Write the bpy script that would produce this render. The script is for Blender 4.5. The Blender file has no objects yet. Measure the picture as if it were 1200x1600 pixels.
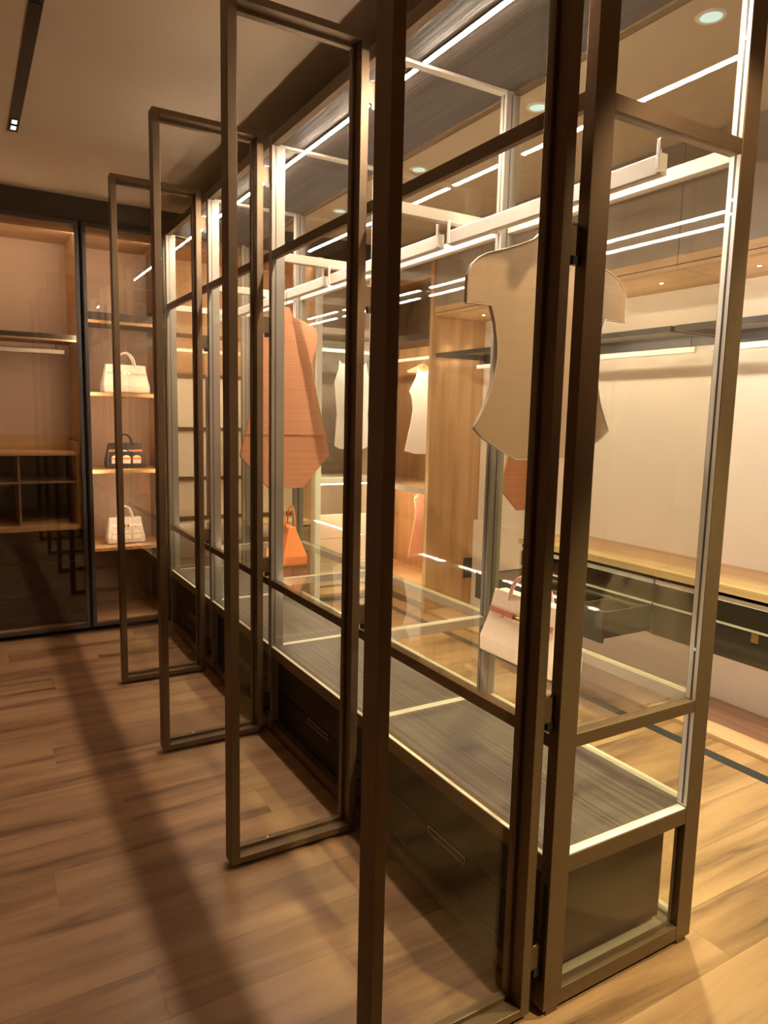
import bpy, bmesh, math, random
from mathutils import Vector, Matrix
random.seed(7)
sc = bpy.context.scene
COL = sc.collection

# ------------------------------------------------------------------ camera
FW = Vector((0.50577, 0.85269, -0.13082)).normalized()
RT = Vector((0.86139, -0.50744, 0.02277)).normalized()
UP = RT.cross(FW).normalized()
cam = bpy.data.cameras.new('camera')
cam.sensor_fit = 'HORIZONTAL'; cam.sensor_width = 36.0
cam.lens = 36.0 * 1108.4 / 1200.0
cam.clip_start = 0.02
camo = bpy.data.objects.new('camera', cam); COL.objects.link(camo)
camo.matrix_world = Matrix(((RT.x, UP.x, -FW.x, -1.1722), (RT.y, UP.y, -FW.y, -1.1473), (RT.z, UP.z, -FW.z, 1.4712), (0, 0, 0, 1)))
sc.camera = camo

# ------------------------------------------------------------------ world, exposure
w = bpy.data.worlds.new('room_ambient'); sc.world = w; w.use_nodes = True
w.node_tree.nodes['Background'].inputs[0].default_value = (1.0, 0.80, 0.58, 1)
w.node_tree.nodes['Background'].inputs[1].default_value = 0.05
sc.view_settings.view_transform = 'Standard'; sc.view_settings.look = 'None'
sc.view_settings.gamma = 1.0; sc.view_settings.use_curve_mapping = False
sc.view_settings.exposure = 0.10
sc.cycles.transparent_max_bounces = 64
sc.cycles.max_bounces = 10
sc.cycles.diffuse_bounces = 4
sc.cycles.glossy_bounces = 4
sc.cycles.use_denoising = True
sc.cycles.caustics_reflective = True
sc.cycles.sample_clamp_indirect = 8.0

# light levels (radiance of the strips, watts of the spots)
LED_TOP = 510.0
LED_RAIL = 48.0
LED_UP = 62.0
LED_HANG = 80.0
LED_SHELF = 72.0
LED_FAR = 40.0
SPOT_RIGHT = 262.0
SPOT_LEFT = 2.5
COL_LED = (1.0, 0.85, 0.68)
COL_WARM = (1.0, 0.76, 0.53)
COL_SPOT = (0.94, 1.0, 0.56)
COL_AISLE = (1.0, 0.62, 0.36)

# ------------------------------------------------------------------ materials
MATS = {}
def new_mat(name):
    m = bpy.data.materials.new(name); m.use_nodes = True
    MATS[name] = m
    return m, m.node_tree, m.node_tree.nodes['Principled BSDF']
def plain(name, col, rough=0.5, metal=0.0, spec=0.5, noise=0.0, nscale=40.0):
    m, t, b = new_mat(name)
    b.inputs['Base Color'].default_value = (*col, 1); b.inputs['Roughness'].default_value = rough
    b.inputs['Metallic'].default_value = metal; b.inputs['Specular IOR Level'].default_value = spec
    if noise > 0:
        tc = t.nodes.new('ShaderNodeTexCoord'); n = t.nodes.new('ShaderNodeTexNoise')
        n.inputs['Scale'].default_value = nscale; n.inputs['Detail'].default_value = 4
        r = t.nodes.new('ShaderNodeValToRGB')
        r.color_ramp.elements[0].position = 0.3; r.color_ramp.elements[1].position = 0.7
        r.color_ramp.elements[0].color = (*[c * (1 - noise) for c in col], 1)
        r.color_ramp.elements[1].color = (*[min(1, c * (1 + noise)) for c in col], 1)
        t.links.new(tc.outputs['Object'], n.inputs['Vector']); t.links.new(n.outputs['Fac'], r.inputs['Fac'])
        t.links.new(r.outputs['Color'], b.inputs['Base Color'])
    return m
def wood(name, stops, grain, rough=0.45, world=False, fine=1.0, bump=0.02, dist=0.5):
    """stops: list of (pos, colour); grain: axis index the grain runs along."""
    m, t, b = new_mat(name)
    N, L = t.nodes, t.links
    mp = N.new('ShaderNodeMapping')
    s = [14.0 * fine] * 3; s[grain] = 0.9
    mp.inputs['Scale'].default_value = s
    info = N.new('ShaderNodeObjectInfo')
    if world:
        g = N.new('ShaderNodeNewGeometry'); add = N.new('ShaderNodeVectorMath'); add.operation = 'ADD'
        cmb = N.new('ShaderNodeCombineXYZ'); mul = N.new('ShaderNodeMath'); mul.operation = 'MULTIPLY'; mul.inputs[1].default_value = 37.0
        L.new(info.outputs['Random'], mul.inputs[0])
        for i in range(3): L.new(mul.outputs[0], cmb.inputs[i])
        L.new(g.outputs['Position'], add.inputs[0]); L.new(cmb.outputs[0], add.inputs[1]); L.new(add.outputs[0], mp.inputs['Vector'])
    else:
        tc = N.new('ShaderNodeTexCoord'); L.new(tc.outputs['Object'], mp.inputs['Vector'])
    n1 = N.new('ShaderNodeTexNoise'); n1.inputs['Scale'].default_value = 1.0; n1.inputs['Detail'].default_value = 7
    n1.inputs['Roughness'].default_value = 0.62; n1.inputs['Distortion'].default_value = dist
    L.new(mp.outputs[0], n1.inputs['Vector'])
    r = N.new('ShaderNodeValToRGB')
    els = r.color_ramp.elements
    while len(els) < len(stops): els.new(0.5)
    for e, (p, c) in zip(els, stops): e.position = p; e.color = (*c, 1)
    fac = n1.outputs['Fac']
    if world:
        ma = N.new('ShaderNodeMath'); ma.operation = 'MULTIPLY_ADD'; ma.inputs[1].default_value = 0.10; ma.inputs[2].default_value = -0.05
        L.new(info.outputs['Random'], ma.inputs[0])
        ad = N.new('ShaderNodeMath'); ad.operation = 'ADD'; L.new(fac, ad.inputs[0]); L.new(ma.outputs[0], ad.inputs[1]); fac = ad.outputs[0]
    L.new(fac, r.inputs['Fac']); L.new(r.outputs['Color'], b.inputs['Base Color'])
    b.inputs['Roughness'].default_value = rough
    bp = N.new('ShaderNodeBump'); bp.inputs['Strength'].default_value = 0.25; bp.inputs['Distance'].default_value = bump
    L.new(n1.outputs['Fac'], bp.inputs['Height']); L.new(bp.outputs[0], b.inputs['Normal'])
    return m
def glass(name, tint, ior=1.5, rough=0.0):
    m = bpy.data.materials.new(name); m.use_nodes = True; MATS[name] = m
    t = m.node_tree; N, L = t.nodes, t.links
    N.remove(N['Principled BSDF']); out = N['Material Output']
    g = N.new('ShaderNodeNewGeometry')
    mi = N.new('ShaderNodeMix'); mi.data_type = 'FLOAT'
    mi.inputs[2].default_value = ior; mi.inputs[3].default_value = 1.0 / ior
    L.new(g.outputs['Backfacing'], mi.inputs[0])
    fr = N.new('ShaderNodeFresnel'); L.new(mi.outputs[0], fr.inputs['IOR'])
    tr = N.new('ShaderNodeBsdfTransparent'); tr.inputs[0].default_value = (*tint, 1)
    gl = N.new('ShaderNodeBsdfGlossy'); gl.inputs['Roughness'].default_value = rough
    mx = N.new('ShaderNodeMixShader')
    L.new(fr.outputs[0], mx.inputs[0]); L.new(tr.outputs[0], mx.inputs[1]); L.new(gl.outputs[0], mx.inputs[2])
    L.new(mx.outputs[0], out.inputs['Surface'])
    return m
def emit(name, col, strength):
    m = bpy.data.materials.new(name); m.use_nodes = True; MATS[name] = m
    t = m.node_tree; t.nodes.remove(t.nodes['Principled BSDF'])
    e = t.nodes.new('ShaderNodeEmission'); e.inputs[0].default_value = (*col, 1); e.inputs[1].default_value = strength
    t.links.new(e.outputs[0], t.nodes['Material Output'].inputs['Surface'])
    return m

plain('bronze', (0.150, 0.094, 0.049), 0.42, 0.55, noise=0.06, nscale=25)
plain('bronze_lit', (0.50, 0.43, 0.34), 0.45, 0.2)  # the frame bronze again, with strip light painted into its colour
plain('post_bronze_lit', (0.26, 0.22, 0.175), 0.45, 0.25)  # same bronze on the inner posts, paler from painted-in LED light
plain('black', (0.012, 0.010, 0.009), 0.35)
plain('dark_metal', (0.085, 0.076, 0.070), 0.4, 0.4)
plain('chrome', (0.75, 0.72, 0.68), 0.18, 1.0)
plain('gold', (0.80, 0.55, 0.28), 0.22, 1.0)
plain('rail_white', (0.80, 0.74, 0.66), 0.4, 0.1)
plain('smoked', (0.030, 0.022, 0.015), 0.07, 0.0, 0.6)
plain('drawer_dark', (0.018, 0.013, 0.009), 0.4, 0.0, 0.12, noise=0.15, nscale=6)
plain('ceiling_paint', (0.58, 0.465, 0.345), 0.9, noise=0.04, nscale=2)
plain('wall_paint', (0.50, 0.41, 0.32), 0.9, noise=0.04, nscale=2)
plain('bulkhead_shade', (0.075, 0.054, 0.037), 0.8)  # shade under the ceiling put into the colour
plain('cream', (0.80, 0.70, 0.57), 0.55, noise=0.03, nscale=3)
plain('blush', (0.56, 0.425, 0.335), 0.6, noise=0.05, nscale=3)
plain('taupe', (0.33, 0.27, 0.215), 0.55, noise=0.05, nscale=4)
plain('inlay', (0.028, 0.024, 0.025), 0.8, 0.0, 0.15)
wood('floor_oak', [(0.30, (0.090, 0.040, 0.017)), (0.42, (0.215, 0.110, 0.050)), (0.55, (0.310, 0.168, 0.080)), (0.75, (0.37, 0.210, 0.106))], 0, 0.42, world=True, fine=0.62)
wood('oak_upright', [(0.25, (0.38, 0.22, 0.105)), (0.5, (0.58, 0.36, 0.18)), (0.75, (0.66, 0.43, 0.235))], 2, 0.5)
wood('oak_along', [(0.25, (0.38, 0.22, 0.105)), (0.5, (0.58, 0.36, 0.18)), (0.75, (0.66, 0.43, 0.235))], 1, 0.45)
wood('oak_across', [(0.25, (0.38, 0.22, 0.105)), (0.5, (0.55, 0.34, 0.17)), (0.75, (0.62, 0.40, 0.21))], 0, 0.45)
wood('bench_veneer', [(0.3, (0.052, 0.038, 0.031)), (0.5, (0.098, 0.076, 0.065)), (0.7, (0.150, 0.120, 0.104))], 1, 0.4, fine=7.0, dist=0.05)
wood('dark_veneer', [(0.3, (0.032, 0.022, 0.016)), (0.5, (0.054, 0.038, 0.029)), (0.7, (0.074, 0.054, 0.042))], 1, 0.7, fine=1.5)
wood('brown_front', [(0.3, (0.20, 0.12, 0.075)), (0.5, (0.29, 0.185, 0.12)), (0.7, (0.34, 0.22, 0.15))], 0, 0.4)
wood('red_oak', [(0.3, (0.30, 0.155, 0.085)), (0.5, (0.42, 0.225, 0.13)), (0.7, (0.48, 0.27, 0.16))], 1, 0.5)
wood('linen_cream', [(0.25, (0.63, 0.45, 0.275)), (0.5, (0.71, 0.52, 0.325)), (0.75, (0.76, 0.57, 0.37))], 0, 0.75, fine=26.0, bump=0.002, dist=0.0)
wood('terracotta', [(0.3, (0.50, 0.205, 0.095)), (0.5, (0.57, 0.25, 0.12)), (0.7, (0.62, 0.28, 0.145))], 0, 0.7, fine=9.0, bump=0.002)
plain('white_cloth', (0.84, 0.81, 0.74), 0.8)
plain('pink_cloth', (0.70, 0.40, 0.32), 0.8)
plain('leather_peach', (0.86, 0.65, 0.47), 0.5, noise=0.03, nscale=120)
plain('leather_rose', (0.50, 0.17, 0.12), 0.45)
plain('leather_mauve', (0.66, 0.34, 0.29), 0.5)
plain('leather_orange', (0.80, 0.235, 0.06), 0.45, noise=0.05, nscale=90)
plain('leather_white', (0.82, 0.77, 0.70), 0.5)
plain('leather_grey', (0.58, 0.54, 0.50), 0.5)
plain('leather_black', (0.03, 0.026, 0.026), 0.4)
plain('leather_rust', (0.45, 0.15, 0.07), 0.5)
glass('clear_glass', (0.975, 0.97, 0.945))
glass('bronze_glass', (0.94, 0.89, 0.83), 1.85)
glass('green_glass', (0.93, 0.95, 0.86))
emit('led_top', COL_LED, LED_TOP)
emit('led_rail', COL_LED, LED_RAIL)
emit('led_up', COL_LED, LED_UP)
emit('led_hang', (1.0, 0.90, 0.78), LED_HANG)
emit('led_shelf', (1.0, 0.88, 0.70), LED_SHELF)
emit('led_far', COL_WARM, LED_FAR * 2.4)
emit('led_far_cream', (1.0, 0.76, 0.50), LED_FAR * 2.2)
emit('led_dress', (0.98, 1.0, 0.78), LED_FAR * 6.0)
emit('led_toe_fill', (1.0, 0.80, 0.62), 26.0)  # for the added strip under the drawer banks
emit('led_pelmet_fill', COL_WARM, LED_FAR * 0.8)  # for the added hidden strip behind the pelmets
emit('lamp_lens', (0.80, 1.0, 0.88), 1.1)
emit('track_lens', (0.75, 1.0, 0.95), 2.2)

# ------------------------------------------------------------------ mesh helpers
ORIG = {}
class MB:
    def __init__(s): s.v = []; s.f = []
    def raw(s, vs, fs):
        o = len(s.v); s.v += [tuple(p) for p in vs]; s.f += [[i + o for i in q] for q in fs]; return s
    def box(s, x0, x1, y0, y1, z0, z1):
        if x0 > x1: x0, x1 = x1, x0
        if y0 > y1: y0, y1 = y1, y0
        if z0 > z1: z0, z1 = z1, z0
        return s.raw([(x0, y0, z0), (x1, y0, z0), (x1, y1, z0), (x0, y1, z0), (x0, y0, z1), (x1, y0, z1), (x1, y1, z1), (x0, y1, z1)],
                     [(0, 3, 2, 1), (4, 5, 6, 7), (0, 1, 5, 4), (1, 2, 6, 5), (2, 3, 7, 6), (3, 0, 4, 7)])
    def prism(s, pts, a, b, axis='y'):
        """pts: outline; axis y -> (x,z), axis x -> (y,z), axis z -> (x,y); extruded from a to b."""
        def P(p, t):
            return (p[0], t, p[1]) if axis == 'y' else ((t, p[0], p[1]) if axis == 'x' else (p[0], p[1], t))
        n = len(pts)
        vs = [P(p, a) for p in pts] + [P(p, b) for p in pts]
        fs = [list(range(n))[::-1], [i + n for i in range(n)]] + [[i, (i + 1) % n, (i + 1) % n + n, i + n] for i in range(n)]
        return s.raw(vs, fs)
    def tube(s, path, r, n=8, flat=1.0):
        path = [Vector(p) for p in path]; rings = []
        prev = None
        for i, p in enumerate(path):
            d = (path[min(i + 1, len(path) - 1)] - path[max(i - 1, 0)]).normalized()
            if prev is None:
                a = Vector((0, 0, 1)) if abs(d.z) < 0.9 else Vector((1, 0, 0))
                u = d.cross(a).normalized()
            else:
                u = (prev - d * prev.dot(d)).normalized()
            prev = u; v = d.cross(u)
            rings.append([p + u * math.cos(2 * math.pi * k / n) * r * flat + v * math.sin(2 * math.pi * k / n) * r for k in range(n)])
        vs = [q for ring in rings for q in ring]; fs = []
        for i in range(len(rings) - 1):
            for k in range(n):
                fs.append((i * n + k, i * n + (k + 1) % n, (i + 1) * n + (k + 1) % n, (i + 1) * n + k))
        fs.append(tuple(range(n))[::-1]); fs.append(tuple((len(rings) - 1) * n + k for k in range(n)))
        return s.raw(vs, fs)
    def lathe(s, prof, c, n=24):
        vs = []; fs = []
        for r, z in prof:
            vs += [(c[0] + r * math.cos(2 * math.pi * k / n), c[1] + r * math.sin(2 * math.pi * k / n), c[2] + z) for k in range(n)]
        for i in range(len(prof) - 1):
            for k in range(n):
                fs.append((i * n + k, i * n + (k + 1) % n, (i + 1) * n + (k + 1) % n, (i + 1) * n + k))
        return s.raw(vs, fs)
    def build(s, name, mat, parent=None, bevel=0.0, smooth=False, fix=True):
        o0 = ORIG.get(parent.name, Vector((0, 0, 0))) if parent else Vector((0, 0, 0))
        me = bpy.data.meshes.new(name)
        me.from_pydata([Vector(p) - o0 for p in s.v], [], s.f)
        if fix:
            bm = bmesh.new(); bm.from_mesh(me); bmesh.ops.recalc_face_normals(bm, faces=bm.faces); bm.to_mesh(me); bm.free()
        me.materials.append(MATS[mat])
        ob = bpy.data.objects.new(name, me); COL.objects.link(ob)
        if parent: ob.parent = parent
        ORIG[ob.name] = o0
        if bevel > 0:
            md = ob.modifiers.new('bevel', 'BEVEL'); md.width = bevel; md.segments = 2; md.limit_method = 'ANGLE'; md.angle_limit = math.radians(40)
        if smooth:
            for p in me.polygons: p.use_smooth = True
        return ob
def B(name, mat, parent, x0, x1, y0, y1, z0, z1, bevel=0.0):
    return MB().box(x0, x1, y0, y1, z0, z1).build(name, mat, parent, bevel)
def thing(name, label, cat, loc=(0, 0, 0), group=None):
    o = bpy.data.objects.new(name, None); COL.objects.link(o); o.location = loc; o.empty_display_size = 0.1
    ORIG[o.name] = Vector(loc); o['label'] = label; o['category'] = cat
    if group: o['group'] = group
    return o
def tag(o, label, cat, group=None):
    o['label'] = label; o['category'] = cat
    if group: o['group'] = group
    return o
def struct(o, label=None):
    o['kind'] = 'structure'
    if label: o['label'] = label
    return o

# ------------------------------------------------------------------ the room
CEIL = 2.80
floor = struct(B('floor', 'floor_oak', None, -3.2, 2.34, -3.2, 4.5, -0.06, -0.009), 'brown oak plank floor')
pm = {}
def plank(x0, x1, y0, y1):
    ob = B('plank', 'floor_oak', floor, x0 + 0.0003, x1 - 0.0003, y0 + 0.0003, y1 - 0.0003, -0.0085, 0.0)
    return ob
INX0, INX1 = 1.640, 1.702
row = 0; y = -1.4
PW_, PL_ = 0.185, 1.22
while y < 3.84:
    off = (row * 0.47) % PL_
    x = -2.2 - off
    while x < 2.28:
        a, b = max(x, -2.2), min(x + PL_, 2.28)
        if b - a > 0.03:
            # the dark inlay line cuts the planks
            if a < INX0 and b > INX1:
                plank(a, INX0, y, y + PW_); plank(INX1, b, y, y + PW_)
            elif a < INX0 <= b: plank(a, INX0, y, y + PW_)
            elif a <= INX1 < b: plank(INX1, b, y, y + PW_)
            elif b <= INX0 or a >= INX1: plank(a, b, y, y + PW_)
        x += PL_
    y += PW_; row += 1
struct(B('trim_1', 'inlay', None, INX0, INX1, -1.4, 3.84, -0.0088, 0.0008), 'dark strip let into the floor')
struct(B('ceiling', 'ceiling_paint', None, -3.2, 2.34, -3.2, 4.5, CEIL, CEIL + 0.1), 'beige painted ceiling')
struct(B('wall_right', 'wall_paint', None, 2.34, 2.44, -3.2, 4.5, 0, CEIL))
struct(B('wall_back', 'wall_paint', None, -3.2, 2.34, 4.5, 4.6, 0, CEIL))
struct(B('wall_left', 'wall_paint', None, -3.3, -3.2, -3.2, 4.5, 0, CEIL))
struct(B('wall_front', 'wall_paint', None, -3.2, 2.34, -3.3, -3.2, 0, CEIL))
struct(B('trim_2', 'bulkhead_shade', None, -3.2, 1.80, 3.85, 4.5, 2.655, CEIL), 'shade-darkened bulkhead above the far wardrobes')

# ------------------------------------------------------------------ glass display island
P = 0.9093; D = 0.5645; PX = 0.0597; PY = 0.033; NB = 4
ZT = 2.641; ZR1, ZR0 = 2.1704, 2.1342; ZM1, ZM0 = 0.7314, 0.6986; ZL1, ZL0 = 0.4182, 0.3733; ZB1, ZB0 = 0.060, 0.017
YE = NB * P + PY
isl = thing('display_cabinet', 'long bronze framed glass display cabinet with its doors standing open', 'display cabinet', (0.28, 1.8, 0))
ZTOP = 2.60
for k in range(NB + 1):
    y0 = k * P
    for x0, x1, side in ((0.0, PX, 0), (D - PX, D, 1)):
        p = B('post', 'bronze' if k == 0 else 'post_bronze_lit', isl, x0, x1, y0, y0 + PY, ZB0, ZT, 0.0012)
        # dark glazing groove down the face that looks into the bay, and the hinge slot on front posts
        gx = x0 + 0.016 if side == 0 else x0 + 0.022
        if k > 0:
            B('groove', 'dark_metal', p, gx, gx + 0.005, y0 - 0.0009, y0 + 0.0005, ZL1 + 0.01, ZTOP - 0.005)
        if side == 0:
            B('hinge_slot', 'black', p, -0.0008, 0.0005, y0 + 0.009, y0 + 0.021, 0.09, 0.355)
        if k == 0 and side == 1:
            B('lit_liner', 'rail_white', p, x0 - 0.0006, x0 - 0.00005, y0 + 0.002, y0 + 0.031, ZL1 + 0.005, ZTOP - 0.005)  # pale sheet paints LED light onto the post's inner face
        if side == 1:
            B('groove', 'dark_metal', p, x0 - 0.0009, x0 + 0.0005, y0 + 0.012, y0 + 0.018, ZL1 + 0.01, ZTOP - 0.005)
    B('foot', 'bronze', isl, 0.012, 0.05, y0 + 0.004, y0 + PY - 0.004, 0.0, ZB0)
    B('foot', 'bronze', isl, D - 0.05, D - 0.012, y0 + 0.004, y0 + PY - 0.004, 0.0, ZB0)
    # rails across the depth
    for z0, z1 in ((ZR0, ZR1), (ZM0, ZM1), (ZL0, ZL1), (ZB0, ZB1)):
        B('cross_rail', 'bronze' if k == 0 else 'bronze_lit', isl, PX, D - PX, y0 + 0.001, y0 + PY - 0.001, z0, z1, 0.001)
    if k == 0: B('lit_edge_strip', 'rail_white', isl, PX, D - PX, y0 + 0.004, y0 + 0.028, ZL1, ZL1 + 0.0016)  # pale strip stands in for light on the end rail's top
    B('cross_rail', 'bronze_lit' if 0 < k < NB else 'bronze', isl, PX, D - PX, y0 + 0.001, y0 + PY - 0.001, ZTOP - 0.004, ZT - 0.001, 0.001)
for k in range(NB):
    ya, yb = k * P + PY, (k + 1) * P
    for x0, x1 in ((0.0, PY), (D - PY, D)):
        for z0, z1 in ((ZR0, ZR1 + 1e-6), (ZM0, ZM1), (ZL0, ZL1), (ZB0, ZB1), (ZTOP - 0.002, ZT)):
            B('rail', 'bronze' if x0 < 0.1 or z0 > 2.5 else 'bronze_lit', isl, x0 + 0.0005, (0.020 if x0 < 0.1 and 2.0 < z0 < 2.5 else x1 - 0.0005), ya, yb, z0, z1, 0.001)
    B('top_board', 'dark_veneer', isl, PY + 0.001, D - PY - 0.001, ya + 0.001, yb - 0.001, 2.606, 2.632)
    prof = B('light_profile', 'black', isl, 0.144, 0.166, ya + 0.004, yb - 0.004, 2.600, 2.6055)
    B('light_strip', 'led_top', prof, 0.149, 0.161, ya + 0.006, yb - 0.006, 2.5975, 2.5998)
    # strips let into the inner side of the front rails
    if k < 3: B('light_strip', 'led_up', isl, 0.0115, 0.0195, ya + 0.05, yb - 0.05, ZR1 + 0.0002, ZR1 + 0.0020)
    B('light_strip', 'led_rail', isl, PY, PY + 0.004, ya + 0.004, yb - 0.004, ZM0 + 0.001, ZM0 + 0.011)
    B('lit_edge_strip', 'rail_white', isl, 0.003, 0.015, ya, yb, ZL1, ZL1 + 0.0016)  # LED light on the front rail's top, painted as a pale strip
    # glass: back panes and the shelf
    for z0, z1 in ((ZB1, ZL0), (ZL1, ZM0), (ZM1, ZR0), (ZR1, ZTOP - 0.003)):
        B('glass_pane', 'clear_glass', isl, D - 0.021, D - 0.015, ya + 0.001, yb - 0.001, z0 + 0.001, z1 - 0.001)
    B('glass_shelf', 'clear_glass', isl, 0.002, D - 0.002, ya + 0.002, yb - 0.002, ZM1 + 0.0005, ZM1 + 0.0085)
    B('bench_top', 'bench_veneer', isl, 0.012, D - PY - 0.002, ya - 0.010, yb - 0.006, ZL1 + 0.0006, ZL1 + 0.006) if False else \
        B('bench_top', 'bench_veneer', isl, PY + 0.001, D - PY - 0.001, ya + 0.001, yb - 0.001, ZL0 + 0.010, ZL1 - 0.001)
    # drawers behind
    dx = 0.030
    box_ = B('drawer_box', 'drawer_dark', isl, dx + 0.012, 0.487, ya + 0.020, yb - 0.020, ZB1 + 0.012, ZL0 - 0.010)
    for z0, z1 in ((ZB1 + 0.010, 0.209), (0.2125, ZL0 - 0.012)):
        dr = B('drawer', 'drawer_dark', isl, dx, dx + 0.011, ya + 0.018, yb - 0.018, z0, z1, 0.0015)
        if z0 < 0.1:
            ym = (ya + yb) / 2 - 0.005
            h = MB(); t_ = 0.0025
            h.box(dx - 0.0015, dx, ym - 0.095, ym + 0.095, 0.2065 - t_, 0.2065); h.box(dx - 0.0015, dx, ym - 0.095, ym + 0.095, 0.183, 0.183 + t_)
            h.box(dx - 0.0015, dx, ym - 0.095, ym - 0.095 + t_, 0.183 + t_, 0.2065 - t_); h.box(dx - 0.0015, dx, ym + 0.095 - t_, ym + 0.095, 0.183 + t_, 0.2065 - t_)
            h.build('handle', 'bronze_lit', dr)
    B('base_board', 'taupe', isl, PY, D - PY, ya + 0.001, yb - 0.001, ZB0 + 0.004, ZB1 - 0.012)
    # hanging rail with its droppers
    hr = MB().prism([(0.269, 2.060), (0.273, 2.056), (0.291, 2.056), (0.291, 2.104), (0.273, 2.104), (0.269, 2.100)], ya + 0.012, yb - 0.012, 'y').build('hanging_rail', 'rail_white', isl)
    for z_ in (2.0595, 2.0970):
        B('light_strip', 'led_hang', hr, 0.2912, 0.2940, ya + 0.030, yb - 0.030, z_, z_ + 0.006)
    for yy in (ya + 0.010, yb - 0.022):
        B('dropper', 'rail_white', hr, 0.262, 0.269, yy, yy + 0.012, 2.066, ZR0 + 0.002, 0.002)
        B('dropper_arm', 'rail_white', hr, 0.262, 0.285, yy, yy + 0.012, 2.060, 2.066)
    # plinth
    B('plinth', 'black', isl, 0.045, D - 0.045, ya, yb, 0.0, ZB0)
# rail droppers hang from the cross rails, so a short lug ties them in
# end panes, near and far
for yy in (0.012, NB * P + 0.012):
    for z0, z1 in ((ZB1, ZL0), (ZL1, ZM0), (ZM1, ZR0), (ZR1, ZTOP - 0.005)):
        B('glass_pane', 'clear_glass', isl, PX + 0.001, D - PX - 0.001, yy, yy + 0.006, z0 + 0.001, z1 - 0.001)

# the doors, each opened square to the cabinet
HX, HW, HY, DT = -0.0322, 0.4543, 0.0156, 0.062
DZ0, DZ1 = 0.017, 2.6461
for k in range(NB):
    y0 = k * P + HY; xf, xh = HX - HW, HX; S_ = 0.028
    fr = MB()
    fr.box(xf, xf + S_, y0, y0 + DT, DZ0, DZ1); fr.box(xh - S_, xh, y0, y0 + DT, DZ0, DZ1)
    fr.box(xf + S_, xh - S_, y0, y0 + DT, DZ0, DZ0 + 0.022); fr.box(xf + S_, xh - S_, y0, y0 + DT, DZ1 - 0.022, DZ1)
    # stepped bead at the back that holds the glass
    b0, b1 = y0 + DT - 0.022, y0 + DT
    fr.box(xf + S_, xf + S_ + 0.006, b0, b1, DZ0 + 0.022, DZ1 - 0.022); fr.box(xh - S_ - 0.010, xh - S_, b0, b1, DZ0 + 0.022, DZ1 - 0.022)
    fr.box(xf + S_ + 0.006, xh - S_ - 0.010, b0, b1, DZ0 + 0.022, DZ0 + 0.034); fr.box(xf + S_ + 0.006, xh - S_ - 0.010, b0, b1, DZ1 - 0.034, DZ1 - 0.022)
    dob = fr.build('door', 'bronze', isl, 0.001)
    B('glass_pane', 'clear_glass', dob, xf + S_ + 0.007, xh - S_ - 0.011, y0 + DT - 0.014, y0 + DT - 0.008, DZ0 + 0.035, DZ1 - 0.035)
    for zc in (0.16, 0.80, 1.86, 2.48):
        hb = B('hinge', 'bronze', dob, xh, 0.0, y0 + 0.004, y0 + 0.016, zc - 0.032, zc + 0.032, 0.001)
        B('hinge_cap', 'chrome', hb, xh + 0.006, -0.006, y0 + 0.003, y0 + 0.013, zc + 0.0322, zc + 0.037)
        B('hinge_pin', 'black', hb, xh + 0.010, -0.002, y0 + 0.000, y0 + 0.012, zc - 0.05, zc - 0.0322)

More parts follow.
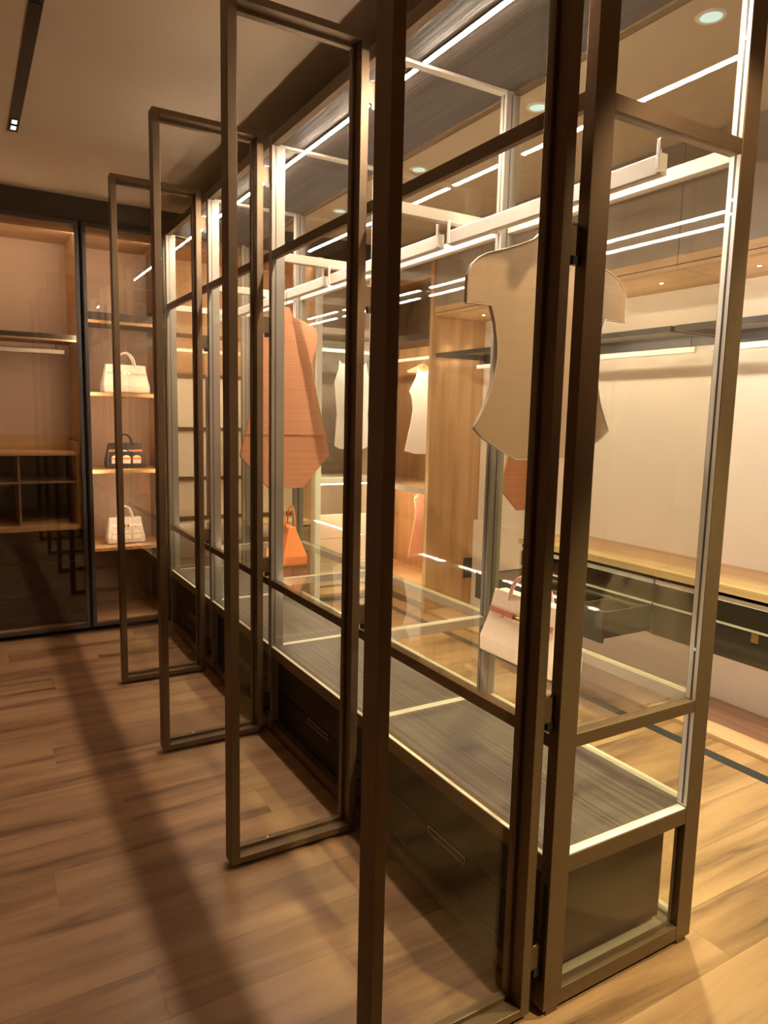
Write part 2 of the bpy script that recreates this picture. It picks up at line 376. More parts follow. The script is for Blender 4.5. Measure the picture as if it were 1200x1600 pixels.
# ------------------------------------------------------------------ wardrobes along the right wall
XF, XB = 1.82, 2.28
ZS = 2.215            # underside of the oak soffit
units = [(0.17, 1.19), (1.19, 2.21), (2.21, 3.23)]
ulab = ['cream open wardrobe at the right edge with black glass drawers', 'cream open wardrobe behind the near end of the display cabinet', 'cream open wardrobe beside the tall oak side panel']
SHELFZ = (1.922, 1.950)
for i, (ya, yb) in enumerate(units):
    u = thing('open_wardrobe', ulab[i], 'wardrobe', (2.05, (ya + yb) / 2, 0), 'open wardrobes along the right wall')
    a, b = ya + 0.0015, yb - 0.0015
    B('back_panel', 'cream', u, XB, XB + 0.03, a, b, 0.70, ZS - 0.001)
    B('lower_panel', 'cream', u, XB - 0.04, XB + 0.03, a, b, 0.022, 0.699)
    B('base_board', 'red_oak', u, XF, XB + 0.03, a, b, 0.001, 0.021)
    B('soffit', 'oak_along', u, XF, XB + 0.03, a, b, ZS, ZS + 0.018)
    B('pelmet', 'oak_along', u, XF - 0.004, XF + 0.016, a, b, ZS + 0.022, ZS + 0.062)
    B('pelmet_shadow_gap', 'black', u, XF + 0.002, XF + 0.03, a, b, ZS + 0.018, ZS + 0.022)
    m_ = (ya + yb) / 2
    for q0, q1 in ((a, m_ - 0.001), (m_ + 0.001, b)):
        B('upper_door', 'taupe', u, XF, XF + 0.02, q0, q1, ZS + 0.064, CEIL - 0.002, 0.001)
    # glass shelf in a dark frame, with a strip light under its front bar
    sh = MB(); z0, z1 = SHELFZ
    e0, e1 = a + 0.01, b - 0.01 if i < 2 else b - 0.02
    sh.box(XF, XF + 0.025, e0, e1, z0, z1); sh.box(XB - 0.016, XB - 0.001, e0, e1, 1.900, 1.962)
    sh.box(XF + 0.025, XB - 0.016, e0, e0 + 0.03, z0, z1); sh.box(XF + 0.025, XB - 0.016, e1 - 0.03, e1, z0, z1)
    sho = sh.build('shelf', 'dark_metal', u, 0.001)
    B('glass_panel', 'clear_glass', sho, XF + 0.026, XB - 0.017, e0 + 0.031, e1 - 0.031, z1 - 0.008, z1 - 0.002)
    B('light_strip', 'led_shelf', sho, XF + 0.0253, XF + 0.029, e0 + 0.032, e1 - 0.032, z0 + 0.005, z0 + 0.014)
    r0, r1 = e0 + 0.02, e1 - (0.05 if i < 2 else 0.20)
    hr = B('hanging_rail', 'rail_white', u, 2.040, 2.056, r0, r1, 1.838, 1.868, 0.003)
    for yy in (r0 + 0.03, r1 - 0.035):
        B('rail_bracket', 'dark_metal', hr, 2.045, 2.051, yy, yy + 0.006, 1.868, z0 - 0.004)
    for yy in (ya + 0.27, yb - 0.27):
        sp = MB().lathe([(0.0, -0.002), (0.012, -0.002), (0.015, 0.0)], (2.05, yy, ZS - 0.0005), 16).build('spot_ring', 'chrome', u)
        MB().lathe([(0.0, -0.0026), (0.008, -0.0026)], (2.05, yy, ZS - 0.0004), 16).build('spot_lens', 'led_far_cream', sp)
    if i == 2:
        B('side_panel', 'oak_upright', u, XF - 0.02, XB + 0.03, yb + 0.001, yb + 0.041, 0.0, CEIL - 0.004, 0.001)
        B('socket_plate', 'dark_metal', u, 2.16, 2.24, yb - 0.006, yb + 0.0005, 0.24, 0.40, 0.001)

# oak worktops and the smoked glass drawer banks below them
WZ = 0.748
for i, (ya, yb) in enumerate(units[:2]):
    tag(B('worktop', 'oak_along', None, XF - 0.012, XB - 0.001, ya + 0.001, yb - 0.001, WZ - 0.038, WZ, 0.0015),
        ['pale oak worktop at the right edge above black glass drawers', 'pale oak worktop above the pulled out drawer'][i], 'worktop', 'oak worktops of the right wall')
    dz0, dz1 = 0.405, WZ - 0.039
    d = thing('drawer_bank', ['black glass drawer bank at the right edge under oak worktop', 'smoked glass drawer bank with its lower drawer pulled out'][i], 'drawers', (2.03, (ya + yb) / 2, dz0), 'drawer banks under the worktops')
    c = MB()
    c.box(XF + 0.02, XB - 0.042, ya + 0.002, ya + 0.018, dz0, dz1); c.box(XF + 0.02, XB - 0.042, yb - 0.018, yb - 0.002, dz0, dz1)
    c.box(XF + 0.02, XB - 0.042, ya + 0.018, yb - 0.018, dz0, dz0 + 0.012); c.box(XB - 0.06, XB - 0.042, ya + 0.018, yb - 0.018, dz0 + 0.012, dz1)
    B('light_strip', 'led_toe_fill', d, XF + 0.10, XF + 0.112, ya + 0.03, yb - 0.03, dz0 - 0.0035, dz0 - 0.0005)  # unseen strip added to brighten the lower panel
    c.build('carcass', 'drawer_dark' if i == 0 else 'dark_metal', d)
    zm = 0.560
    B('light_strip', 'rail_white', d, XF + 0.004, XF + 0.016, ya + 0.006, yb - 0.006, 0.668, 0.690)  # no lamp: pale bar painted in as an LED reflection
    B('top_drawer', 'smoked' if i == 0 else 'bronze_glass', d, XF + 0.002, XF + 0.012, ya + 0.004, yb - 0.004, zm + 0.012, 0.664, 0.001)
    B('divider_bar', 'bronze_lit', d, XF, XF + 0.016, ya + 0.004, yb - 0.004, zm + 0.001, zm + 0.011)
    if i == 0:
        lo = B('lower_drawer', 'smoked', d, XF + 0.002, XF + 0.014, ya + 0.004, yb - 0.004, dz0 + 0.002, zm, 0.001)
        B('lock_plate', 'gold', lo, XF - 0.001, XF + 0.002, 0.62, 0.655, 0.515, 0.558)
    else:
        XO = 1.475
        B('tray_floor', 'brown_front', d, XF + 0.02, XB - 0.06, ya + 0.019, yb - 0.019, zm - 0.004, zm + 0.004)
        lo = B('lower_drawer', 'dark_metal', d, XO, XO + 0.016, ya + 0.010, yb - 0.006, dz0 - 0.005, 0.560, 0.001)
        s2 = MB()
        s2.box(XO + 0.016, XF + 0.3, ya + 0.016, ya + 0.028, dz0 + 0.014, 0.552); s2.box(XO + 0.016, XF + 0.3, yb - 0.034, yb - 0.022, dz0 + 0.014, 0.552)
        s2.box(XO + 0.016, XF + 0.3, ya + 0.028, yb - 0.034, dz0 + 0.014, dz0 + 0.022)
        s2.build('drawer_side', 'dark_metal', lo)
        B('glass_top', 'bronze_glass', lo, XO + 0.017, XF + 0.018, ya + 0.0285, yb - 0.0345, 0.545, 0.550)
        for q in (0.25, 0.5, 0.75):
            yq = ya + (yb - ya) * q
            B('divider', 'leather_grey', lo, XO + 0.017, XF + 0.29, yq - 0.003, yq + 0.003, dz0 + 0.0225, 0.535)

# corner wardrobe past the oak panel
cu = thing('corner_wardrobe', 'oak corner wardrobe with white dress behind the tall oak panel', 'wardrobe', (2.05, 3.8, 0))
ya, yb = 3.275, 4.46
B('back_panel', 'oak_upright', cu, XB, XB + 0.03, ya, yb, 0.002, CEIL - 0.004)
B('base_board', 'oak_along', cu, 1.83, XB - 0.001, ya, yb, 0.06, 0.16)
B('plinth', 'dark_metal', cu, 1.85, XB - 0.001, ya, yb, 0.001, 0.059)
B('soffit', 'oak_along', cu, 1.83, XB - 0.001, ya, yb, 2.50, 2.53)
B('pelmet', 'taupe', cu, 1.83, 1.85, ya, yb, 2.531, CEIL - 0.004)
s_ = B('shelf', 'oak_along', cu, 1.83, XB - 0.001, ya, yb, 0.925, 0.950)
B('shelf_edge', 'taupe', s_, 1.822, 1.830, ya, yb, 0.905, 0.950)
B('light_strip', 'led_far_cream', s_, 1.835, 1.850, ya + 0.02, yb - 0.02, 0.912, 0.924)
s_ = B('upper_shelf', 'dark_metal', cu, 1.83, XB - 0.001, ya, yb, 2.09, 2.115)
B('shelf_edge', 'dark_metal', s_, 1.820, 1.8295, ya, yb, 2.060, 2.115)
B('light_strip', 'led_far_cream', s_, 1.8300, 1.8330, ya + 0.02, yb - 0.02, 2.068, 2.080)
r_ = B('hanging_rail', 'rail_white', cu, 2.035, 2.053, ya + 0.005, yb - 0.005, 1.945, 1.970, 0.003)
for yy in (3.5, 4.2): B('rail_bracket', 'dark_metal', r_, 2.041, 2.047, yy, yy + 0.006, 1.970, 2.09)

def spot(name, loc, power, col, size=2.4, blend=0.7, target=None, radius=0.03):
    l = bpy.data.lights.new(name, 'SPOT'); l.energy = power; l.color = col; l.spot_size = size; l.spot_blend = blend; l.shadow_soft_size = radius
    o = bpy.data.objects.new(name, l); COL.objects.link(o); o.location = loc
    if target is not None:
        d = Vector(target) - Vector(loc); o.rotation_euler = d.to_track_quat('-Z', 'Y').to_euler()
    return o
spot('wardrobe_beam', (1.93, 3.36, 2.05), 22.0, (1.0, 0.86, 0.68), 1.9, 0.8, target=(2.06, 3.75, 1.4), radius=0.015)
# the little soffit spots of the unit in front of the oak panel
for x_, y_ in ((1.93, 3.13), (2.12, 3.13)):
    spot('soffit_beam', (x_, y_, 2.205), 4.5, (1.0, 0.86, 0.66), 1.1, 0.4, radius=0.008)
# ------------------------------------------------------------------ wardrobes along the far wall
FY = 3.85; FB = 4.38
def door_frame(parent, x0, x1, z0, z1, mat='bronze_glass', y=FY, s=0.022):
    f = MB()
    f.box(x0, x0 + s, y - 0.03, y, z0, z1); f.box(x1 - s, x1, y - 0.03, y, z0, z1)
    f.box(x0 + s, x1 - s, y - 0.03, y, z0, z0 + s); f.box(x0 + s, x1 - s, y - 0.03, y, z1 - s, z1)
    o = f.build('door', 'dark_metal', parent, 0.001)
    B('glass_pane', mat, o, x0 + s + 0.001, x1 - s - 0.001, y - 0.018, y - 0.012, z0 + s + 0.001, z1 - s - 0.001)
    return o
def carcass(t, x0, x1, back, side='oak_upright', top='oak_across'):
    B('side_panel', side, t, x0, x0 + 0.018, FY + 0.002, FB, 0.03, 2.65)
    B('side_panel', side, t, x1 - 0.018, x1, FY + 0.002, FB, 0.03, 2.65)
    B('back_panel', back, t, x0 + 0.018, x1 - 0.018, FB - 0.012, FB, 0.03, 2.65)
    B('top_panel', top, t, x0 + 0.018, x1 - 0.018, FY + 0.03, FB - 0.012, 2.605, 2.65)
    B('pelmet', top, t, x0 + 0.018, x1 - 0.018, FY + 0.004, FY + 0.024, 2.580, 2.65)
    B('light_strip', 'led_pelmet_fill', t, x0 + 0.03, x1 - 0.03, FY + 0.0245, FY + 0.0280, 2.587, 2.600)  # hidden strip added to brighten the upper interior
    B('bottom_panel', top, t, x0 + 0.018, x1 - 0.018, FY + 0.002, FB - 0.012, 0.04, 0.065)
    B('plinth', 'black', t, x0, x1, FY + 0.04, FB, 0.0, 0.03)

# 1: hanging wardrobe at the left edge
x0, x1 = -1.62, -0.492
t = thing('glass_wardrobe', 'wardrobe at the left edge with smoked glass door and dark pigeonholes', 'wardrobe', ((x0 + x1) / 2, 4.1, 0), 'glass door wardrobes on the far wall')
carcass(t, x0, x1, 'blush')
door_frame(t, x0 + 0.004, x1 - 0.003, 0.035, 2.648)
B('light_strip', 'led_far', t, x1 - 0.0190, x1 - 0.0182, FY + 0.003, FY + 0.017, 1.33, 2.57)
s_ = B('shelf', 'dark_metal', t, x0 + 0.019, x1 - 0.026, FY + 0.04, FB - 0.05, 1.925, 1.955)
B('shelf_edge', 'oak_across', s_, x0 + 0.019, x1 - 0.026, FY + 0.032, FY + 0.0395, 1.912, 1.924)
r_ = B('hanging_rail', 'rail_white', t, x0 + 0.05, x1 - 0.075, 4.08, 4.096, 1.845, 1.872, 0.003)
for q in (-1.2, -0.62): B('rail_bracket', 'dark_metal', r_, q, q + 0.006, 4.085, 4.091, 1.872, 1.925)
tr = MB(); tr.box(x0 + 0.019, x1 - 0.05, FY + 0.03, FB - 0.02, 1.185, 1.205); tr.box(x0 + 0.019, x1 - 0.05, FB - 0.04, FB - 0.02, 1.205, 1.30)
tr.box(x1 - 0.05, x1 - 0.026, FY + 0.03, FB - 0.02, 0.735, 1.27)
tr.build('tray', 'oak_across', t)
B('divider', 'brown_front', t, x0 + 0.02, x1 - 0.051, FY + 0.06, FB - 0.04, 1.003, 1.015)
for q in (-1.22, -0.885): B('upright_divider', 'brown_front', t, q, q + 0.013, FY + 0.058, FB - 0.04, 0.736, 1.002)
for q in (-1.22, -0.885): B('upright_divider', 'brown_front', t, q, q + 0.013, FY + 0.058, FB - 0.04, 1.016, 1.184)
B('pigeonhole_back', 'black', t, x0 + 0.02, x1 - 0.051, FB - 0.039, FB - 0.014, 0.736, 1.184)
B('counter', 'oak_across', t, x0 + 0.019, x1 - 0.026, FY + 0.012, FB - 0.014, 0.700, 0.732)
for q in range(3): B('drawer', 'drawer_dark', t, x0 + 0.022, x1 - 0.022, FY + 0.03, FY + 0.05, 0.07 + q * 0.208, 0.07 + q * 0.208 + 0.204, 0.001)

# 2: bag wardrobe
x0, x1 = -0.478, 0.050
t = thing('glass_wardrobe', 'narrow wardrobe with smoked glass door and three handbags on shelves', 'wardrobe', ((x0 + x1) / 2, 4.1, 0), 'glass door wardrobes on the far wall')
carcass(t, x0, x1, 'blush', 'brown_front')
door_frame(t, x0 + 0.003, x1 - 0.004, 0.035, 2.648)
B('light_strip', 'led_far', t, x1 - 0.0190, x1 - 0.0182, FY + 0.003, FY + 0.017, 0.63, 2.57)
B('light_strip', 'led_far', t, x0 + 0.0182, x0 + 0.0190, FY + 0.003, FY + 0.017, 0.63, 2.03)
for zc in (1.600, 1.085, 0.555): B('shelf', 'oak_across', t, x0 + 0.027, x1 - 0.027, FY + 0.05, FB - 0.014, zc - 0.024, zc, 0.001)
s_ = B('shelf', 'dark_metal', t, x0 + 0.019, x1 - 0.027, FY + 0.04, FB - 0.014, 2.065, 2.115)
B('shelf_edge', 'oak_across', s_, x0 + 0.019, x1 - 0.027, FY + 0.032, FY + 0.0395, 2.045, 2.064)

# 3: lit grid wardrobe
x0, x1 = 0.062, 1.150
t = thing('grid_wardrobe', 'wardrobe with backlit cream grid panels beyond the far end of the cabinet', 'wardrobe', ((x0 + x1) / 2, 4.1, 0))
carcass(t, x0, x1, 'oak_upright')
xs = [x0 + 0.02, 0.42, 0.78, x1 - 0.02]
zs = [0.690, 0.990, 1.360, 1.750]
for a_, b_ in zip(xs[:-1], xs[1:]):
    for c_, d_ in zip(zs[:-1], zs[1:]):
        B('light_panel', 'cream', t, a_ + 0.012, b_ - 0.012, 4.18, 4.19, c_ + 0.014, d_ - 0.014)
for q in xs: B('upright_bar', 'bronze', t, q - 0.012, q + 0.012, 4.165, 4.195, 0.69, 1.75)
for i_, q in enumerate(zs):
    for a_, b_ in zip(xs[:-1], xs[1:]):
        B('cross_bar', 'bronze', t, a_ + 0.0121, b_ - 0.0121, 4.165, 4.195, q - 0.014, q + 0.014)
B('shelf_edge', 'oak_across', t, x0 + 0.019, x1 - 0.019, FY + 0.020, FY + 0.029, 2.020, 2.075)
B('light_strip', 'led_far_cream', t, x0 + 0.04, x1 - 0.04, FY + 0.0295, FY + 0.033, 2.026, 2.038)
B('shelf', 'oak_across', t, x0 + 0.019, x1 - 0.019, FY + 0.03, FB - 0.014, 2.043, 2.075)
B('hanging_rail', 'rail_white', t, x0 + 0.019, x1 - 0.019, 4.06, 4.076, 1.91, 1.935, 0.003)
B('counter', 'oak_across', t, x0 + 0.019, x1 - 0.019, FY + 0.01, FB - 0.014, 0.635, 0.670)
for q in range(3): B('drawer', 'brown_front', t, x0 + 0.022, x1 - 0.022, FY + 0.015, FY + 0.035, 0.08 + q * 0.182, 0.08 + q * 0.182 + 0.178, 0.001)

# 4: dress wardrobe
x0, x1 = 1.155, 1.80
t = thing('glass_wardrobe', 'wardrobe with pale green lit frame and hanging cream dresses beyond the cabinet', 'wardrobe', ((x0 + x1) / 2, 4.1, 0), 'glass door wardrobes on the far wall')
carcass(t, x0, x1, 'taupe', 'cream')
B('frame_post', 'white_cloth', t, x0 + 0.001, x0 + 0.045, FY - 0.03, FY + 0.001, 0.035, 2.648, 0.001)
B('frame_bar', 'white_cloth', t, x0 + 0.046, x1, FY - 0.03, FY + 0.001, 2.105, 2.145, 0.001)
B('frame_bar', 'white_cloth', t, x0 + 0.046, x1, FY - 0.03, FY + 0.001, 0.955, 1.000, 0.001)
s_ = B('shelf', 'cream', t, x0 + 0.019, x1 - 0.019, FY + 0.002, FB - 0.014, 0.960, 0.990)
B('light_strip', 'led_far_cream', s_, x0 + 0.03, x1 - 0.03, FY + 0.006, FY + 0.026, 0.945, 0.9595)
s_ = B('upper_shelf', 'taupe', t, x0 + 0.019, x1 - 0.019, FY + 0.002, FB - 0.014, 2.11, 2.14)
B('light_strip', 'led_dress', s_, x0 + 0.03, x1 - 0.03, FY + 0.003, FY + 0.009, 2.1062, 2.1098)
B('hanging_rail', 'rail_white', t, x0 + 0.019, x1 - 0.019, 4.03, 4.046, 1.985, 2.012, 0.003)
for q in range(3): B('drawer', 'cream', t, x0 + 0.022, x1 - 0.022, FY + 0.20, FY + 0.22, 0.08 + q * 0.20, 0.08 + q * 0.20 + 0.196, 0.001)

# ------------------------------------------------------------------ dresses (cut from board and stiff cloth)
def dress(name, label, outline, y, th, mat, hook, rail_z, parts=(), group=None, rim=None):
    t = thing(name, label, 'dress', (hook[0], y, outline[0][1]), group)
    body = MB().prism(outline, y - th / 2, y + th / 2, 'y').build('body', mat, t, bevel=min(0.004, th * 0.35))
    for nm, pts, y0, y1, mt in parts:
        MB().prism(pts, y0, y1, 'y').build(nm, mt, t, bevel=0.001)
    if rim:
        ring = [(x, y - th / 2, z) for x, z in outline]; ring = ring + ring[:1]
        MB().tube(ring, 0.0022, 6).build('piping', rim, t, smooth=True)
    hx, hz = hook
    path = [(hx, y, hz - 0.02), (hx, y, hz + 0.012)]
    R_ = 0.014
    top = rail_z + 0.006
    path += [(hx, y, top - R_ - 0.002)] if top - R_ - 0.002 > hz + 0.014 else []
    cxr = hx
    for a in range(0, 7):
        an = math.pi * a / 6
        path.append((cxr - R_ * 0.0 + R_ * (math.cos(an) - 1) * -1.0 * 0 + R_ * math.sin(an) * 0.0 + (R_ - R_ * math.cos(an)), y, top - R_ + R_ * math.sin(an)))
    MB().tube(path, 0.0022, 6).build('hanger_hook', 'chrome', t, smooth=True)
    return t
def mirror(left, c):
    return left + [(2 * c - x, z) for x, z in reversed(left)]

cx_ = 0.277
half = [(0.252, 2.006), (0.232, 1.996), (0.212, 1.978), (0.200, 1.967), (0.162, 1.951), (0.107, 1.930), (0.040, 1.909), (0.012, 1.895), (-0.010, 1.874), (-0.020, 1.848), (-0.0225, 1.815), (-0.0225, 1.776), (0.060, 1.778),
        (0.076, 1.733), (0.086, 1.680), (0.088, 1.640), (0.082, 1.600), (0.064, 1.536), (0.038, 1.484), (0.020, 1.450), (0.046, 1.426), (0.103, 1.396), (0.140, 1.378), (0.172, 1.364)]
dress('cream_dress', 'wide sleeved cream dress form hanging at the near end of the cabinet', mirror(half, cx_), 0.40, 0.016, 'linen_cream', (cx_, 2.006), 2.104, rim='cream',
      parts=[('collar', mirror([(0.225, 1.9605), (0.232, 1.985), (0.252, 1.998)], cx_), 0.388, 0.3918, 'linen_cream')])
oc = 0.262
ohalf = [(0.248, 2.016), (0.226, 1.972), (0.160, 1.950), (0.104, 1.925), (0.088, 1.893), (0.098, 1.815), (0.120, 1.752), (0.116, 1.672), (0.045, 1.400), (0.012, 1.268), (0.168, 1.098)]
dress('terracotta_dress', 'terracotta sleeveless dress with pointed hem hanging inside the glass cabinet', mirror(ohalf, oc), 2.28, 0.014, 'terracotta', (oc, 2.016), 2.104,
      parts=[('peplum', mirror([(0.116, 1.672), (0.042, 1.375)], oc), 2.2660, 2.2725, 'terracotta')])
rc = 2.048
rhalf = [(rc - 0.014, 1.775), (rc - 0.035, 1.735), (rc - 0.16, 1.69), (rc - 0.172, 1.655), (rc - 0.16, 1.58), (rc - 0.145, 1.45), (rc - 0.20, 1.18), (rc - 0.235, 1.03), (rc - 0.085, 0.885)]
dress('rust_dress', 'rust dress with pointed hem on the rail above the oak worktop end', [(x, z) for x, z in mirror(rhalf, rc)], 2.42, 0.012, 'terracotta', (rc, 1.775), 1.868,
      parts=[('peplum', mirror([(rc - 0.145, 1.45), (rc - 0.205, 1.155)], rc), 2.4085, 2.4135, 'terracotta')])
wc = 2.044
whalf = [(wc - 0.055, 1.880), (wc - 0.075, 1.800), (wc - 0.135, 1.690), (wc - 0.110, 1.640), (wc - 0.095, 1.545), (wc - 0.115, 1.42), (wc - 0.165, 1.215), (wc - 0.06, 1.190)]
wd = dress('white_dress', 'white sleeveless dress hanging behind the tall oak panel', whalf + [(2 * wc - x, z) for x, z in reversed(whalf)] + [(wc + 0.03, 1.850), (wc - 0.03, 1.850)][:2], 3.70, 0.010, 'white_cloth', (wc, 1.90), 1.970,
           parts=[('hanger', mirror([(wc - 0.012, 1.915), (wc - 0.15, 1.850), (wc - 0.15, 1.838)], wc), 3.708, 3.722, 'oak_across')])
for dx_, yy, lab in ((1.495, 4.035, 'cream dress hanging left in the pale green framed wardrobe'), (1.66, 4.035, 'cream dress hanging right in the pale green framed wardrobe')):
    wc = dx_
    h_ = [(wc - 0.040, 1.925), (wc - 0.050, 1.850), (wc - 0.085, 1.75), (wc - 0.072, 1.62), (wc - 0.060, 1.50), (wc - 0.078, 1.24), (wc - 0.03, 1.215)]
    dress('cream_dress', lab, h_ + [(2 * wc - x, z) for x, z in reversed(h_)] + [(wc + 0.02, 1.90), (wc - 0.02, 1.90)], yy, 0.010, 'white_cloth', (wc, 1.93), 2.012, group='cream dresses in the far wardrobe')
pk = [(2.048 - 0.05, 0.9245), (2.048 - 0.12, 0.84), (2.048 - 0.10, 0.72), (2.048 - 0.17, 0.36)]
tag(MB().prism(pk + [(4.096 - x, z) for x, z in reversed(pk)], 3.60, 3.612, 'y').build('skirt', 'pink_cloth', None, bevel=0.003), 'pale pink skirt under the lit shelf behind the oak panel', 'skirt')

# ------------------------------------------------------------------ handbags
def handbag(label, loc, rz, wd, ht, dp, body, trim, handle, hw='gold', flap=True, arches=None, slouch=0.0, hh=0.36, top_w=0.84):
    t = thing('handbag', label, 'handbag', loc); t.rotation_euler = (0, 0, rz)
    ORIG[t.name] = Vector((0, 0, 0))          # parts are laid out in the bag's own axes
    W, H, Dp = wd / 2, ht, dp / 2
    tw, td = W * top_w, Dp * 0.30
    vs = [(-W, -Dp, 0.004), (W, -Dp, 0.004), (W, Dp, 0.004), (-W, Dp, 0.004),
          (-W * 1.01, -Dp * 1.0, H * 0.25), (W * 1.01, -Dp * 1.0, H * 0.25), (W * 1.01, Dp, H * 0.25), (-W * 1.01, Dp, H * 0.25),
          (-tw, -td, H), (tw, -td, H), (tw, td, H), (-tw, td, H)]
    fs = [(0, 3, 2, 1), (8, 9, 10, 11)]
    for o in (0, 4):
        fs += [(o, o + 1, o + 5, o + 4), (o + 1, o + 2, o + 6, o + 5), (o + 2, o + 3, o + 7, o + 6), (o + 3, o, o + 4, o + 7)]
    bo = MB().raw(vs, fs).build('body', body, t, bevel=min(0.008, dp * 0.1))
    def fy(z):          # front face depth at height z
        return -Dp if z < H * 0.25 else -(Dp + (td - Dp) * (z - H * 0.25) / (H * 0.75))
    def fx(z):
        return W if z < H * 0.25 else W + (tw - W) * (z - H * 0.25) / (H * 0.75)
    def patch(x0, x1, z0, z1, off, th):
        m = MB()
        v_ = [(x0, fy(z0) - off, z0), (x1, fy(z0) - off, z0), (x1, fy(z1) - off, z1), (x0, fy(z1) - off, z1)]
        v_ += [(a, b - th, c) for a, b, c in v_]
        m.raw(v_, [(0, 1, 2, 3), (7, 6, 5, 4), (0, 4, 5, 1), (1, 5, 6, 2), (2, 6, 7, 3), (3, 7, 4, 0)])
        return m
    if flap:
        patch(-fx(H * 0.72) * 0.97, fx(H * 0.72) * 0.97, H * 0.70, H * 0.995, 0.001, 0.003).build('flap', body if body != 'leather_black' else 'leather_black', t, bevel=0.001)
        for s in (-1, 1):
            a_, b_ = sorted((s * fx(H * 0.7) * 0.95, s * W * 0.12))
            st = patch(a_, b_, H * 0.66, H * 0.74, 0.0045, 0.003).build('strap', trim, t, bevel=0.001)
            xk = s * W * 0.45
            MB().lathe([(0, -0.003), (0.006, -0.003), (0.007, 0.0), (0.006, 0.003), (0, 0.003)], (xk, fy(H * 0.64) - 0.010, H * 0.64), 10).build('stud', hw, st, smooth=True)
        cl = patch(-W * 0.16, W * 0.16, H * 0.655, H * 0.735, 0.0085, 0.004).build('clasp', hw, t, bevel=0.001)
        MB().lathe([(0, -0.007), (0.005, -0.006), (0.007, 0), (0.005, 0.006), (0, 0.007)], (0, fy(H * 0.69) - 0.016, H * 0.695), 10).build('turn_lock', hw, cl, smooth=True)
    for s in (-1, 1):
        hwid = W * 0.42; path = []
        for q in range(13):
            an = math.pi * q / 12
            path.append((-hwid * math.cos(an), s * (td + 0.006) , H * 0.78 + (H * (0.22 + hh)) * math.sin(an) ** 0.8))
        MB().tube(path, max(0.005, wd * 0.021), 8, 0.8).build('handle', handle, t, smooth=True)
    if arches:
        for q in (-0.55, 0.0, 0.55):
            xa = q * W * 1.0; rr = W * 0.21; z0 = H * 0.20
            pts = [(xa - rr, z0), (xa + rr, z0)] + [(xa + rr * math.cos(a), H * 0.42 + rr * 0.7 * math.sin(a)) for a in [i * math.pi / 6 for i in range(7)]]
            yb_ = fy(H * 0.25) - 0.0005
            aw = MB().prism(pts, yb_ - 0.003, yb_, 'y').build('window_patch', arches[0], t)
            MB().box(xa - rr * 1.1, xa + rr * 1.1, yb_ - 0.007, yb_ - 0.0032, H * 0.36, H * 0.43).build('awning', arches[1], aw)
    return t
handbag('peach leather handbag with red straps on the glass shelf at the near end', (0.285, 0.425, 0.7405), -math.pi / 2, 0.325, 0.205, 0.125, 'leather_peach', 'leather_rose', 'leather_mauve', hh=0.30)
handbag('bright orange leather handbag on the glass shelf below the terracotta dress', (0.205, 2.13, 0.7405), -math.pi / 2, 0.24, 0.19, 0.125, 'leather_orange', 'leather_rust', 'leather_orange', 'chrome', flap=False, hh=0.50, top_w=0.55)
handbag('white handbag with tall handle on the top shelf of the bag wardrobe', (-0.190, 4.06, 1.6005), 0.06, 0.305, 0.195, 0.13, 'leather_white', 'leather_grey', 'leather_white', 'chrome', hh=0.42)
handbag('black and orange handbag with window patches on the middle shelf', (-0.205, 4.06, 1.0855), 0.0, 0.255, 0.175, 0.12, 'leather_black', 'leather_rust', 'leather_black', 'chrome', hh=0.34, arches=('leather_white', 'leather_orange'))
handbag('pale grey handbag with window patches on the lowest bag shelf', (-0.215, 4.06, 0.5555), 0.0, 0.25, 0.185, 0.12, 'leather_grey', 'leather_white', 'leather_white', 'chrome', hh=0.40, arches=('leather_white', 'leather_grey'))

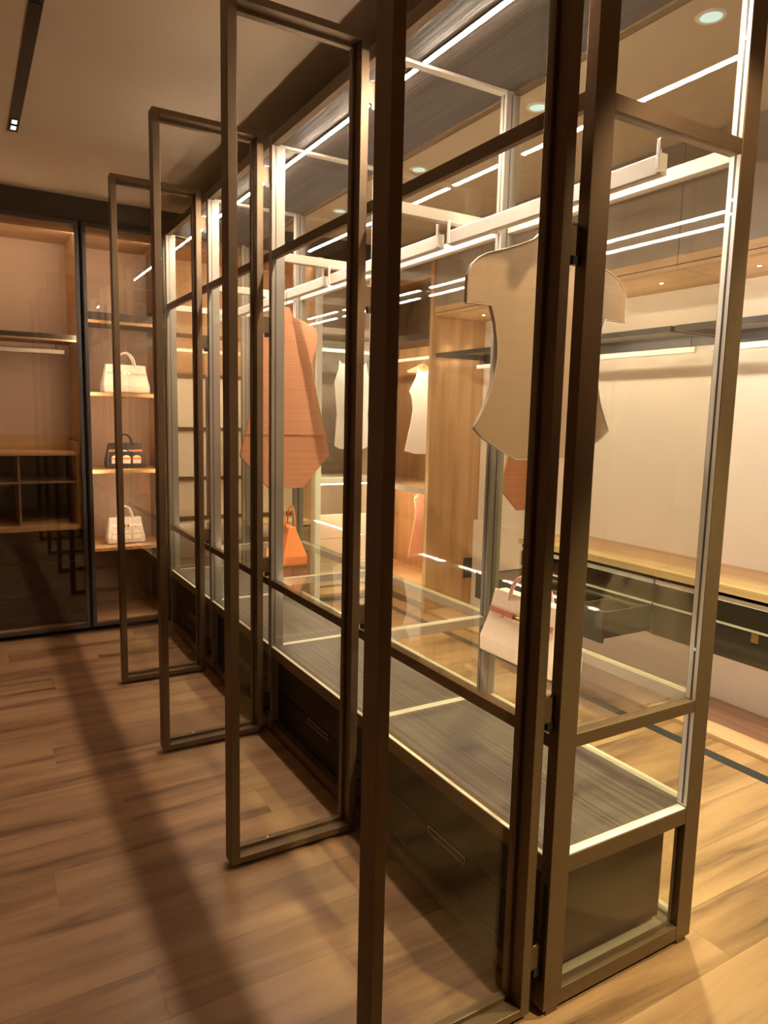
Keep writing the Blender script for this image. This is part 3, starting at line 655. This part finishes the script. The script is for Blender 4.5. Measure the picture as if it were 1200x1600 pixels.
# ------------------------------------------------------------------ lamps of the room, with added fill spots
dl = ['round ceiling downlight above the near end of the cabinet', 'round ceiling downlight behind the cabinet top, second from the near end', 'round ceiling downlight behind the cabinet top, third from the near end', 'round ceiling downlight behind the cabinet top, farthest from the camera']
for q, yy in enumerate((0.49, 1.31, 2.23, 3.165)):
    d = thing('downlight', dl[q], 'downlight', (1.0, yy, CEIL), 'ceiling downlights behind the cabinet')
    MB().lathe([(0.036, 0.0), (0.036, -0.004), (0.046, -0.004), (0.050, 0.0)], (1.0, yy, CEIL - 0.0005), 24).build('trim_ring', 'white_cloth', d, smooth=False)
    MB().lathe([(0.0, -0.0015), (0.0355, -0.0015)], (1.0, yy, CEIL - 0.0005), 24).build('lens', 'lamp_lens', d)
    spot('downlight_beam', (1.0, yy, CEIL - 0.012), SPOT_RIGHT, COL_SPOT, 1.08, 0.7)
for xx, yy, sz, k_ in ((1.0, -0.40, 1.3, 0.9),):
    spot('downlight_beam', (xx, yy, CEIL - 0.012), SPOT_RIGHT * k_, (1.0, 0.92, 0.52), sz, 0.5)
tl = thing('track_light', 'black recessed linear track light in the ceiling over the aisle', 'track light', (-0.9, 2.2, CEIL))
B('track_housing', 'black', tl, -0.922, -0.878, 0.9, 2.895, CEIL - 0.004, CEIL - 0.0003)
for yy in (1.62, 2.72, 2.80):
    h_ = B('spot_insert', 'black', tl, -0.916, -0.884, yy, yy + 0.06, CEIL - 0.0065, CEIL - 0.0042)
    for q in range(4): B('louvre', 'track_lens' if yy > 2.7 else 'dark_metal', h_, -0.911, -0.889, yy + 0.006 + q * 0.013, yy + 0.013 + q * 0.013, CEIL - 0.0075, CEIL - 0.0066)
for yy in (0.2, 1.65, 2.76):
    spot('track_beam', (-0.9, yy, CEIL - 0.012), SPOT_LEFT, COL_AISLE, 2.2, 0.8)
spot('accent_fill', (0.62, -1.45, CEIL - 0.012), 430.0, (1.0, 0.86, 0.46), 0.50, 0.7, target=(0.36, 0.0, 0.72), radius=0.04)  # unseen spot added to brighten the near end of the cabinet
spot('accent_fill', (0.75, -1.05, CEIL - 0.012), 100.0, (1.0, 0.74, 0.46), 0.62, 0.5, target=(0.28, 0.40, 1.62), radius=0.04)  # unseen spot added to light the cream dress from the front
for xx, yy in ((-2.2, -1.6), (0.6, -1.8), (-2.2, 1.0)):
    spot('aisle_fill', (xx, yy, CEIL - 0.012), SPOT_LEFT * 0.4, COL_AISLE, 2.4, 0.8)  # unseen spots added as dim general fill
